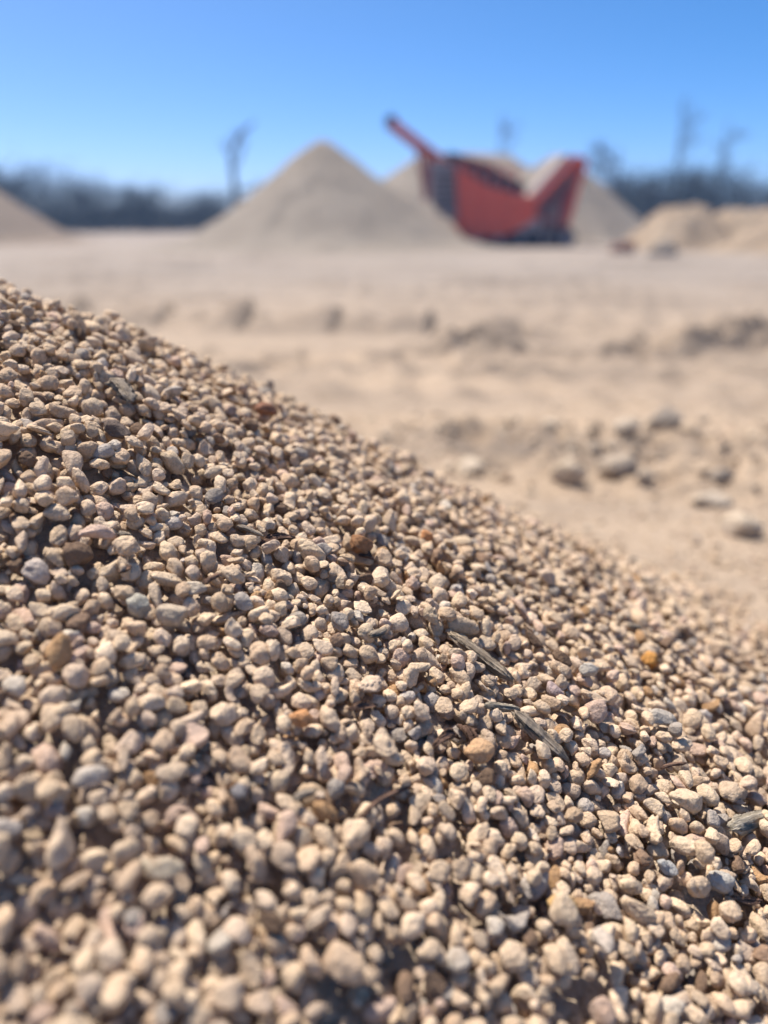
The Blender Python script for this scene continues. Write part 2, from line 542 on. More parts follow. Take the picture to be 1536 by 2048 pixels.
def rain(layers, rng, scale=1.0, cand=9):
    n = int(layers * area / 1.55e-4)
    sel = rng.choice(len(ys_), n, p=pw)
    for k in sel:
        ci, cj = ys_[k], xs_[k]
        a = .0075 * scale * (1 + .22 * min(max((gx[cj] - .15) / .5, 0), 1)) * math.exp(rng.normal() * .185)
        a = min(max(a, .0032), .0140)
        el = rng.random()
        b = a * rng.uniform(.64, .98); c = a * rng.uniform(.46, .84)
        if el < .2: a *= 1.3; b *= .85
        elif el < .32: c *= .55
        name, col = pick_colour(rng)
        Rm = rot_rand(rng, slope_normal(gx[cj], gy[ci]), .38)
        ang = 0.0 if rng.random() < .5 else rng.uniform(.3, 1.0)
        put(Rm, (a, b, c), ci, cj, ell(Rm, (a, b, c)), dict(col=col, cls=name, ang=ang), cand=cand, rng=rng, spread=a / CELL * .9)


def surf(u, v, lift=0.0):
    """where the line of sight of (u, v) meets the heap as piled so far"""
    d = ray(u, v)
    t = np.arange(.2, 3, .0008)
    P = d[None] * t[:, None] + np.array([0, 0, CAMZ])
    j = np.clip(((P[:, 0] - GX0) / CELL).astype(int), 0, H.shape[1] - 1); i = np.clip(((P[:, 1] - GY0) / CELL).astype(int), 0, H.shape[0] - 1)
    k = (P[:, 2] < H[i, j] + lift).argmax()
    return P[k], t[k], i[k], j[k]


rngp = np.random.default_rng(5)
rain(1.1, rngp, 1.0, 6)
rain(.22, np.random.default_rng(78), .5, 5)
rain(.35, np.random.default_rng(77), .72, 6)
rain(.15, rngp)

# stones that stand out, each set among the last layer: u, v, length px, b/a, c/a, tilt, ang, colour, name, label
SPECIAL = [
    (1435, 1808, 52, .8, .75, .2, 1.0, (.42, .42, .41), 'angular pale blue-grey stone block with a flat face near the lower right'),
    (185, 1600, 68, .55, .45, .15, .2, (.46, .43, .40), 'smooth pale grey oval stone catching the sun at the lower left'),
    (483, 1612, 64, .5, .45, .6, .3, (.20, .20, .22), 'dark slate grey tilted stone between tan pebbles'),
    (603, 1476, 42, .8, .75, .3, .5, (.56, .31, .16), 'small bright orange pebble in the middle of the heap'),
    (1300, 1342, 32, .85, .8, .3, .2, (.50, .27, .09), 'small amber round pebble near the right slope'),
    (202, 1116, 66, .42, .36, .1, .2, (.55, .43, .37), 'long flat pinkish bar-shaped pebble on the left of the heap'),
    (1322, 1462, 68, .55, .36, .2, .9, (.42, .40, .37), 'grey wedge-shaped flat stone with a sharp tip'),
    (968, 1522, 54, .85, .8, .3, .4, (.52, .36, .23), 'rough orange-tan pitted stone below the grey wood chips'),
    (1196, 1972, 62, .6, .5, .9, .5, (.50, .455, .41), 'whitish pointed stone standing upright near the bottom edge'),
    (242, 914, 46, .8, .6, .3, 1.0, (.14, .115, .105), 'dark brown crusty stone among tan pebbles on the upper left'),
    (1332, 1748, 46, .65, .5, .2, .3, (.36, .38, .40), 'small flat blue-grey stone near the lower right'),
    (395, 1219, 50, .6, .4, .2, .5, (.54, .49, .42), 'whitish flat wedge pebble left of the middle'),
    (722, 1136, 46, .85, .8, .3, .9, (.27, .155, .09), 'rusty brown crumbly stone in the middle of the heap'),
    (1130, 1832, 62, .6, .55, .3, .7, (.46, .32, .16), 'yellow ochre broken stone near the bottom'),
    (532, 846, 44, .7, .6, .3, 1.0, (.25, .14, .10), 'dark red-brown jagged stone on the upper edge'),
    (1106, 1404, 32, .85, .8, .3, .3, (.36, .30, .31), 'small mauve-grey round pebble right of the grey wood chip'),
    (80, 1166, 52, .85, .75, .2, .7, (.46, .42, .40), 'lavender-grey blocky stone at the left edge'),
    (350, 1272, 56, .75, .7, .2, .7, (.45, .39, .32), 'greyish stone with a flat broken top left of the middle'),
    (855, 1096, 24, .85, .8, .3, .2, (.50, .26, .13), 'tiny orange pebble on the far side of the heap'),
    (1180, 1352, 42, .7, .6, .2, .9, (.40, .39, .37), 'grey angular stone beside tan pebbles on the right slope'),
    (280, 1242, 44, .9, .7, .3, 1.0, (.36, .36, .33), 'flaky grey-white stone with layered edges on the left'),
    (322, 1770, 84, .5, .5, .5, .6, (.47, .42, .34), 'tall light tan block-shaped stone near the lower left'),
]
spec_ids = {}
for u, v, L, bb, cc, tilt, ang, col, label in SPECIAL:
    P, t, ci, cj = surf(u, v)
    d = ray(u, v); depth = t
    a = L * depth / F / 2 * 1.02
    rng = np.random.default_rng(int(u * 7 + v))
    n = slope_normal(P[0], P[1])
    xax = np.array([1.0, 0, 0]); xax = xax - n * (xax @ n); xax /= np.linalg.norm(xax)
    ya = np.cross(n, xax)
    th = rng.uniform(-.5, .5); X = xax * math.cos(th) + ya * math.sin(th); Y = np.cross(n, X)
    Rm = np.stack([X, Y, n], 1)
    if tilt > .5:
        Rm = np.stack([n * .85 - ya * .5, xax, np.cross(n * .85 - ya * .5, xax)], 1)
        Rm, _ = np.linalg.qr(Rm)
        if np.linalg.det(Rm) < 0: Rm[:, 2] *= -1
    ax = (a, a * bb, a * cc)
    ci += int(.3 * a / CELL)
    res = put(Rm, ax, ci, cj, ell(Rm, ax), dict(col=np.array(col) * np.array([1.08, .99, .88]), cls='special', ang=ang, id=label), sink=.02)
    if res:
        up, i, j, r = res
        k = max(2, int(r * .6)); PROT[i - k:i + k + 1, j - k:j + k + 1] |= up[r - k:r + k + 1, r - k:r + k + 1]

# bits of wood and bark: two ends in the photo, width px, thickness ratio, material, name, label, bend
WOOD = [
    ((893, 1283), (1012, 1372), 30, .5, 'wood_grey', 'wood_splinter', 'weathered grey-brown wood splinter with split grain, higher of the two large ones', .02, 'wood splinter'),
    ((1020, 1440), (1122, 1532), 36, .5, 'wood_dark', 'wood_splinter', 'dark grey frayed wood splinter, lower of the two large ones', -.03, 'wood splinter'),
    ((960, 1424), (1028, 1430), 15, .8, 'wood_pale', 'twig', 'short straight pale twig piece between the two wood splinters', 0, 'twig'),
    ((1448, 1668), (1526, 1640), 30, .5, 'wood_pale', 'wood_chip', 'pale flat wood chip at the right edge of the heap', 0, 'wood chip'),
    ((712, 1650), (806, 1588), 11, .9, 'bark', 'twig', 'thin curved brown twig lying in the blurred lower part', .12, 'twig'),
    ((508, 1106), (582, 1088), 15, .4, 'bark', 'bark_flake', 'thin tan-brown bark flake lying across pebbles in the middle', .08, 'bark flake'),
    ((470, 1064), (520, 1084), 12, .5, 'wood_dark', 'twig', 'small dark twig stub above the bark flake', .04, 'twig'),
    ((858, 1506), (908, 1488), 18, .4, 'bark', 'bark_flake', 'reddish brown curled bark flake left of the dark splinter', .15, 'bark flake'),
    ((905, 1462), (930, 1512), 22, .4, 'bark', 'seed_pod', 'split brown seed pod tucked among pebbles beside the curled bark', .18, 'seed pod'),
    ((222, 774), (256, 820), 36, .4, 'wood_dark', 'wood_chip', 'dark brown upright wood chip on the upper left of the heap', .05, 'wood chip'),
    ((402, 1180), (436, 1160), 10, .6, 'bark', 'twig', 'tiny dark twig poking out left of the middle', .05, 'twig'),
]
rngw = np.random.default_rng(88)
for k in range(16):
    u = rngw.uniform(60, 1480); v = rngw.uniform(1000, 1900)
    if v < 620 + u * .42: v += 420
    L = rngw.uniform(24, 60) * (v / 1400); a = rngw.uniform(-.9, .9)
    kind = ['twig', 'bark_flake', 'wood_chip'][k % 3]
    look = ['thin brown twig', 'curled brown bark flake', 'small grey wood chip'][k % 3]
    WOOD.append(((u, v), (u + L * math.cos(a), v + L * math.sin(a) * .6), [7, 14, 16][k % 3], [.9, .4, .5][k % 3], ['bark', 'bark', 'wood_dark'][k % 3], kind,
                 f"{look} half buried among the pebbles", rngw.uniform(-.12, .12), kind.replace('_', ' '), 'bits of twig and bark among the pebbles'))
woods = []
for (p0, p1, wpx, th, mat, name, label, bend, cat, *grp) in WOOD:
    P0, t0, i0, j0 = surf(*p0); P1, t1, i1, j1 = surf(*p1)
    woods.append((P0, P1, wpx * (t0 + t1) / 2 / F, th, mat, name, label, bend, cat, grp[0] if grp else None))
    n = 24
    for k in range(n + 1):
        p = P0 + (P1 - P0) * k / n
        rr = max(2, int(wpx * .5 * t0 / F / CELL))
        i = int((p[1] - GY0) / CELL); j = int((p[0] - GX0) / CELL)
        PROT[i - rr:i + rr + 1, j - rr:j + rr + 1] = True

rain(.14, np.random.default_rng(79), .55, 6)
rain(.48, rngp)
print('lift', np.median((H - HEAPZ)[(PROB > .9)]))

# which stone each line of sight meets (to find the ones that show largest)
W_, H_ = 384, 512
U, Vv = np.meshgrid((np.arange(W_) + .5) * 4, (np.arange(H_) + .5) * 4)
D = ray(U, Vv).reshape(-1, 3)
hit = np.full(len(D), -1, np.int32); live = np.arange(len(D))
t = np.full(len(D), .30)
while len(live) and t[live[0]] < 3.2:
    P = D[live] * t[live][:, None]; P[:, 2] += CAMZ
    j = ((P[:, 0] - GX0) / CELL).astype(int); i = ((P[:, 1] - GY0) / CELL).astype(int)
    inside = (i >= 0) & (j >= 0) & (i < H.shape[0]) & (j < H.shape[1])
    ii, jj = np.clip(i, 0, H.shape[0] - 1), np.clip(j, 0, H.shape[1] - 1)
    under = inside & (P[:, 2] < H[ii, jj])
    hit[live[under]] = OWN[ii[under], jj[under]]
    live = live[~under]
    t[live] += .0018
cnt = np.bincount(hit[hit >= 0], minlength=len(PEB))
ownc = np.bincount(OWN[OWN >= 0], minlength=len(PEB))
special = [k for k, p in enumerate(PEB) if p.get('id')]
order = [k for k in np.argsort(-cnt) if not PEB[k].get('id') and cnt[k] > 0]
N_IND = 296 - len(special)
indiv = set(order[:N_IND])


def batch(ids, n, rng, lump=1.3):
    dirs, q = CS[n]
    P = len(ids)
    S = stone_shapes(dirs, P, rng, np.array([PEB[k]['ang'] for k in ids]), lump)
    ax = np.array([PEB[k]['ax'] for k in ids])
    S = S * ax[:, None, :] * 1.13
    bend = rng.normal(size=(P, 1)) * .24 * (rng.random((P, 1)) < .6)
    S[..., 2] += bend * (S[..., 0] ** 2) / ax[:, :1]
    Rm = np.array([PEB[k]['R'] for k in ids])
    return np.einsum('pij,pvj->pvi', Rm, S), q


def region(c):
    u, v, f = project(c)
    lr = 'left' if u < 512 else ('middle' if u < 1024 else 'right')
    ud = 'upper' if v < 1150 else ('centre' if v < 1600 else ('lower' if v < 1840 else 'bottom'))
    return u, v, lr, ud


CN = dict(tan='sandy tan', pinkish='pinkish tan', grey='dull grey', pale='pale cream', orange='rusty orange', brown='dark brown')
rngs = np.random.default_rng(21)
ids = sorted(indiv, key=lambda k: -cnt[k])
allind = ids + special
S, q = batch(allind, 11, rngs)
used_names = {}
order_size = {k: n for n, k in enumerate(ids)}
for n, k in enumerate(allind):
    p = PEB[k]
    me = np_mesh('pebble', S[n], q, mat=M['pebble'], col=p['col'])
    o = mobj('pebble', me, loc=tuple(p['c']))
    if p.get('id'):
        tag(o, p['id'], 'pebble', 'stones that stand out on the gravel heap')
    else:
        u, v, lr, ud = region(p['c'])
        ax = p['ax']
        shp = 'long' if ax[0] / ax[1] > 1.38 else ('flattish' if ax[2] / ax[0] < .62 else ('angular' if p['ang'] > .5 else 'rounded'))
        sz = 'large ' if ax[0] > .0150 else ('small ' if ax[0] < .0095 else '')
        where = {'bottom': f'{lr} bottom edge of the heap' if lr != 'middle' else 'bottom edge of the heap, midway across',
                 'lower': f'blurred lower {lr} of the heap', 'centre': f'{lr} of the heap at mid height', 'upper': f'upper {lr} of the heap'}[ud]
        tag(o, f"{sz}{shp} {CN[p['cls']]} pebble at the {where}", 'pebble', 'pebbles of the gravel heap')

# everything else of the heap: one mass
rest = [k for k in range(len(PEB)) if k not in indiv and not PEB[k].get('id')]
seen = [k for k in rest if cnt[k] > 0]
part = [k for k in rest if cnt[k] == 0 and ownc[k] > 6]
VV, QQ, CC, off = [], [], [], 0
for group, n in ((seen, 9), (part, 3)):
    for s in range(0, len(group), 800):
        g = group[s:s + 800]
        S, q = batch(g, n, rngs)
        nv = S.shape[1]
        VV.append((S + np.array([PEB[k]['c'] for k in g])[:, None, :]).reshape(-1, 3))
        QQ.append((q[None] + (np.arange(len(g)) * nv)[:, None, None] + off).reshape(-1, 4))
        CC.append(np.repeat(np.array([PEB[k]['col'] for k in g]), nv, 0))
        off += len(g) * nv
# the fines under the stones
rr = np.concatenate([np.linspace(.0, 1.7, 240)]); aa = np.linspace(0, 2 * math.pi, 420, endpoint=False)
RR, AA = np.meshgrid(rr, aa)
bx, by = HX + RR * np.cos(AA), HY + RR * np.sin(AA)
bz = heap_z(bx, by) - DROP + .004 + .012 * fbm(bx * 4, by * 4, 3) + .010 * fbm(bx * 11 + 4, by * 11, 2) + .010 * fbm(bx * 50, by * 50, 2)
bz = bz - .03 * np.clip((.11 - heap_z(bx, by)) / .08, 0, 1)
bz = np.where(heap_z(bx, by) < .03, np.minimum(bz, -.012), bz)
VV.append(np.stack([bx, by, bz], -1).reshape(-1, 3))
ix = np.arange(len(aa) * len(rr)).reshape(len(aa), len(rr)); ix2 = np.roll(ix, -1, 0)
QQ.append((np.stack([ix[:, :-1], ix[:, 1:], ix2[:, 1:], ix2[:, :-1]], -1)).reshape(-1, 4) + off)
CC.append(np.tile(np.array([(.54, .42, .30)]), (ix.size, 1)))
g = mobj('gravel', np_mesh('gravel', np.concatenate(VV), np.concatenate(QQ), mat=M['pebble'], col=np.concatenate(CC)))
tag(g, 'heap of small rounded tan gravel filling the front', kind='stuff')
print('stones', len(PEB), 'seen', len(seen), 'part', len(part), 'ind', len(allind), 'smallest', cnt[ids[-1]] if ids else 0)


# ---- wood bits
def splinter(P0, P1, wd, th, mat, name, label, bend, cat, grp, seed):
    rng = np.random.default_rng(seed)
    L = np.linalg.norm(P1 - P0)
    x = (P1 - P0) / L
    mid = (P0 + P1) / 2
    nrm = slope_normal(mid[0], mid[1]); y = np.cross(nrm, x); y /= np.linalg.norm(y); z = np.cross(x, y)
    ns, nr = 44, 30
    big = name == 'wood_splinter'
    V = []
    for i in range(ns):
        s = i / (ns - 1)
        taper = min(1, .35 + 4.0 * min(s, 1 - s)) * (1 - .28 * s)
        if name in ('bark_flake', 'seed_pod'): taper = math.sin(math.pi * (.06 + .88 * s)) ** .7
        for k in range(nr):
            a = 2 * math.pi * k / nr
            cy_, cz_ = math.cos(a), math.sin(a)
            e = .55
            py = abs(cy_) ** e * math.copysign(1, cy_); pz = abs(cz_) ** e * math.copysign(1, cz_)
            gr = 1 + .20 * math.sin(k * 2.7 + seed) + .14 * math.sin(k * 5.1 + 2 + s * 3) + .05 * rng.normal() + .35 * float(fbm(np.array(s * 7 + seed), np.array(k * .8), 3))
            if big: gr -= .5 * max(0, float(fbm(np.array(k * 1.3 + seed * 3), np.array(s * 1.2), 2))) * (1.5 - abs(2 * s - 1))
            jag = .16 * L * (fbm(np.array(k * .9 + seed), np.array(seed * 1.7), 2)) * (1 if s in (0, 1) or i in (1, 2, 3, ns - 2, ns - 3, ns - 4) else 0) * (1 if s < .5 else -1)
            yy = py * wd / 2 * taper * gr; zz = pz * wd * th / 2 * taper * gr
            V.append(((s - .5) * L + float(jag), yy + bend * L * (1 - (2 * s - 1) ** 2) * .6, zz + (bend * L * .8 * (1 - (2 * s - 1) ** 2) if th < .45 else 0) + (.35 * yy * yy / wd * 4 if name in ('bark_flake', 'seed_pod') else 0)))
    Q = [(i * nr + k, i * nr + (k + 1) % nr, (i + 1) * nr + (k + 1) % nr, (i + 1) * nr + k) for i in range(ns - 1) for k in range(nr)]
    c0 = len(V); V.append((-L / 2 + .01 * L, 0, 0)); c1 = len(V); V.append((L / 2 - .02 * L, 0, 0))
    T = [(c0, (k + 1) % nr, k) for k in range(nr)] + [(c1, (ns - 1) * nr + k, (ns - 1) * nr + (k + 1) % nr) for k in range(nr)]
    o = mobj(name, np_mesh(name, V, Q, T, M[mat], smooth=True))
    o.matrix_world = Matrix([(*[float(v) for v in row], float(c)) for row, c in zip(np.stack([x, y, z], 1), mid + nrm * (wd * th * .38 + .0075))] + [(0, 0, 0, 1)])
    tag(o, label, cat, grp)


for k, wv in enumerate(woods): splinter(*wv, seed=k + 3)

# ------------------------------------------------------------------ rocks and clods on the quarry floor
def rock(name, loc, size, mat, seed, ang=.5, rz=0.0, lump=1.3, sink=.22):
    rng = np.random.default_rng(seed)
    dirs, q = CS[11]
    S = stone_shapes(dirs, 1, rng, np.array([ang]), lump)[0] * np.array(size) / 2
    me = np_mesh(name, S, q, mat=M[mat])
    z = float(ground_h(loc[0], loc[1]))
    o = mobj(name, me, loc=(loc[0], loc[1], z + size[2] * (.5 - sink)))
    o.rotation_euler = (0, 0, rz)
    return o


ROCKS = [   # u, v of the foot, width px, height/width, material, label
    (1480, 1066, 82, .62, 'rock', 'smooth tan cobble casting a dark shadow on sand at the right edge'),
    (1136, 968, 68, .62, 'rock', 'pale tan cobble on the sand, left of a darker flat one'),
    (1232, 958, 92, .42, 'clod', 'wide flat grey-brown stone on the sand'),
    (940, 950, 74, .50, 'rock', 'rounded tan stone on the sand just above the gravel edge'),
    (1418, 1000, 84, .28, 'whiterock', 'low flat pale rock slab on the sand'),
    (1440, 972, 52, .55, 'greyrock', 'dark grey stone behind the flat pale slab'),
    (1286, 974, 38, .7, 'clod', 'small brown stone right of the flat grey-brown one'),
    (1330, 880, 70, .55, 'greyrock', 'largest grey-brown stone in the rubble ridge'),
    (1250, 900, 60, .5, 'whiterock', 'pale stone at the foot of the rubble ridge'),
]
for k, (u, v, wpx, hr, mat, label) in enumerate(ROCKS):
    g0 = ground_at(u, v); f = project(g0)[2]
    wd = wpx * f / F
    tag(rock('rock', g0, (wd, wd * .75, wd * hr * 1.3), mat, 40 + k, .4, random.uniform(-.4, .4)), label, 'rock')

rng = np.random.default_rng(9)
n = 0
while n < 210:
    u = rng.uniform(730, 1620); v = rng.normal(876, 24) if n < 180 else rng.uniform(830, 990)
    if v < 815 or v > 1000: continue
    if n < 180 and rng.random() > .45 + .55 * (u > 1150): continue
    g0 = ground_at(u, v)
    if float(heap_z(g0[0], g0[1])) > .05: continue
    sz = min(.08, .029 * math.exp(rng.normal() * .55))
    mat = ['clod', 'clod', 'rock', 'rock', 'greyrock', 'clod'][rng.integers(6)]
    o = rock('clod', g0, (sz, sz * rng.uniform(.6, .95), sz * rng.uniform(.5, .8)), mat, 200 + n, rng.uniform(.2, .9), rng.uniform(0, 3))
    look = {'clod': 'grey-brown', 'rock': 'sandy tan', 'greyrock': 'greyish'}[mat]
    tag(o, f"{'chunky' if sz > .05 else 'small'} {look} clod of the low rubble ridge across the sand", 'clod', 'clods of the rubble ridge')
    n += 1
rng = np.random.default_rng(19)
n = 0
while n < 36:
    u = rng.uniform(820, 1650); v = rng.normal(690, 10)
    g0 = ground_at(u, v)
    sz = min(.13, .05 * math.exp(rng.normal() * .45))
    o = rock('clod', g0, (sz, sz * rng.uniform(.6, .95), sz * rng.uniform(.5, .8)), ['clod', 'rock'][n % 2], 500 + n, rng.uniform(.2, .9), rng.uniform(0, 3))
    tag(o, f"{'chunky' if sz > .06 else 'small'} {['grey-brown', 'sandy tan'][n % 2]} clod along the farther tyre-rut ridge", 'clod', 'clods of the farther ridge')
    n += 1

# fine grit strewn over the sand
dirs, q = CS[3]
rng = np.random.default_rng(31)
K = 1700
gx_ = []
while len(gx_) < K:
    u = rng.uniform(500, 1700); v = rng.uniform(780, 1330)
    g0 = ground_at(u, v)
    hz = float(heap_z(g0[0], g0[1]))
    if hz > .035: continue
    if rng.random() > (.7 if hz > .024 else .14): continue
    gx_.append(g0)
G = np.array(gx_); G[:, 2] = ground_h(G[:, 0], G[:, 1])
S = stone_shapes(dirs, K, rng, rng.random(K))
sz = .0075 * np.exp(rng.normal(size=K) * .42)
ang = rng.random(K) * 6.28
S = S * sz[:, None, None] * np.stack([np.ones(K), rng.uniform(.6, 1, K), rng.uniform(.5, .8, K)], 1)[:, None, :]
x = S[..., 0] * np.cos(ang)[:, None] - S[..., 1] * np.sin(ang)[:, None]; y = S[..., 0] * np.sin(ang)[:, None] + S[..., 1] * np.cos(ang)[:, None]
S = np.stack([x, y, S[..., 2]], -1) + (G + np.array([0, 0, .002]))[:, None, :]
cols = np.array([pick_colour(rng)[1] * .85 for _ in range(K)])
tag(mobj('grit', np_mesh('grit', S.reshape(-1, 3), (q[None] + (np.arange(K) * len(dirs))[:, None, None]).reshape(-1, 4), mat=M['pebble'], col=np.repeat(cols, len(dirs), 0))),
    'loose grit strewn over the sand at the foot of the heap', kind='stuff')


# ------------------------------------------------------------------ stockpiles and bank
def pile(name, u, vtop, y, label, mat, slope=.75, ridge=0.0, skew=0.0, rnd=.35, flare=.35, seed=0, cat='stockpile', u_at=None, zt=None):
    top = at_dist(u, vtop, y)
    zt = top[2] if zt is None else zt
    Rr = zt / slope + rnd + flare * 3
    nr, na = 70, 160
    rr = np.linspace(0, 1, nr) ** .9 * Rr; aa = np.linspace(0, 2 * math.pi, na, endpoint=False)
    RR, AA = np.meshgrid(rr, aa)
    x, yy = RR * np.cos(AA), RR * np.sin(AA)
    wob = 1 + .05 * np.sin(AA * 2 + seed) + .03 * np.sin(AA * 5 + seed * 2)
    z = zt + slope * rnd * .4 - slope * (np.sqrt((RR * wob) ** 2 + (rnd * .4) ** 2))
    z = .5 * (z + np.sqrt(z * z + flare * flare)) - .02
    z = z + .10 * fbm(x * .9 + seed * 7, yy * .9, 4, .55) * np.clip(RR / 1.2, 0.25, 1)
    z = z + .16 * fbm(AA * 4.5 + seed, RR * .35 + seed, 4, .6) * np.clip(RR / 1.5, .1, 1) * np.clip((Rr - RR) / 1.2, 0, 1)
    ze = zt + slope * rnd * .4 - slope * np.sqrt(Rr * Rr + (rnd * .4) ** 2)
    z = z - (.5 * (ze + math.sqrt(ze * ze + flare * flare)) + .06) * (RR / Rr) ** 2
    z[:, -1] = -.25
    if ridge: x = x + np.sign(x) * np.minimum(np.abs(x) * 3, 1) * ridge
    x = x + skew * (z / max(zt, .1))
    V = np.stack([x, yy, z], -1).reshape(-1, 3)
    ix = np.arange(na * nr).reshape(na, nr); i2 = np.roll(ix, -1, 0)
    Q = np.stack([ix[:, :-1], ix[:, 1:], i2[:, 1:], i2[:, :-1]], -1).reshape(-1, 4)
    o = mobj(name, np_mesh(name, V, Q, mat=M[mat]), loc=(top[0], top[1], 0))
    return tag(o, label, cat)


pile('gravel_stockpile', 652, 280, 33.0, 'tall conical gravel stockpile left of the red machine', 'heap', .735, skew=-.15, rnd=.8, flare=.75, seed=1)
pile('gravel_stockpile', 930, 306, 45.0, 'broad gravel stockpile partly hidden behind the red machine', 'heap', .62, ridge=2.0, rnd=.6, flare=.5, seed=2)
pile('gravel_stockpile', 1118, 308, 41.5, 'gravel stockpile showing to the right of the red machine', 'heap', .80, rnd=1.2, flare=.4, seed=3)
pile('gravel_stockpile', -215, 262, 40.0, 'pinkish stockpile cut off by the left edge', 'heap_pink', .72, rnd=.6, flare=.6, seed=4)
pile('earth_mound', 1660, 390, 27.5, 'sandy earth mound at the right edge', 'earth', .62, rnd=.8, flare=.4, seed=5, cat='mound')


def bank():
    nx, ny = 150, 50
    xs = np.linspace(8.2, 30, nx); t = np.linspace(0, 1, ny)
    X, T = np.meshgrid(xs, t)
    Y = 27.6 + 5.5 * T + .5 * np.sin(X * .7)
    top = 1.42 + .2 * fbm(X * .4, X * 0 + 3, 3) + .35 * np.clip((X - 16) / 6, 0, 1)
    prof = np.clip(T / .42, 0, 1); prof = prof * prof * (3 - 2 * prof)
    prof = np.where(T > .8, prof * np.clip((1 - T) / .2, 0, 1), prof)
    end = np.clip((X - 8.2) / 2.6, 0, 1); end = end * end * (3 - 2 * end)
    gully = .35 * np.exp(-((X - 12.35 + 1.6 * (T - .2)) / .35) ** 2)
    Z = top * prof * end * (1 - gully) + .42 * fbm(X * 1.7, Y * 1.7, 5, .65) * prof * end - .06 - .3 * (1 - end) * (T > 0) - .3 * (T < .02) - .3 * (T > .98)
    V = np.stack([X, Y, Z], -1).reshape(-1, 3)
    i = np.arange(nx * ny).reshape(ny, nx)
    Q = np.stack([i[:-1, :-1], i[:-1, 1:], i[1:, 1:], i[1:, :-1]], -1).reshape(-1, 4)
    tag(mobj('earth_bank', np_mesh('earth_bank', V, Q, mat=M['earth'])), 'low sandy earth bank with a gully on the right', 'bank')


bank()
g0 = ground_at(1326, 516); tag(rock('boulder', g0, (.85, .8, .75), 'greyrock', 71, .5), 'grey boulder at the foot of the sandy bank', 'boulder')
g0 = ground_at(1246, 506); tag(rock('boulder', g0, (.75, .6, .5), 'redrock', 72, .6), 'rust red lump of rock between the machine and the grey boulder', 'boulder')


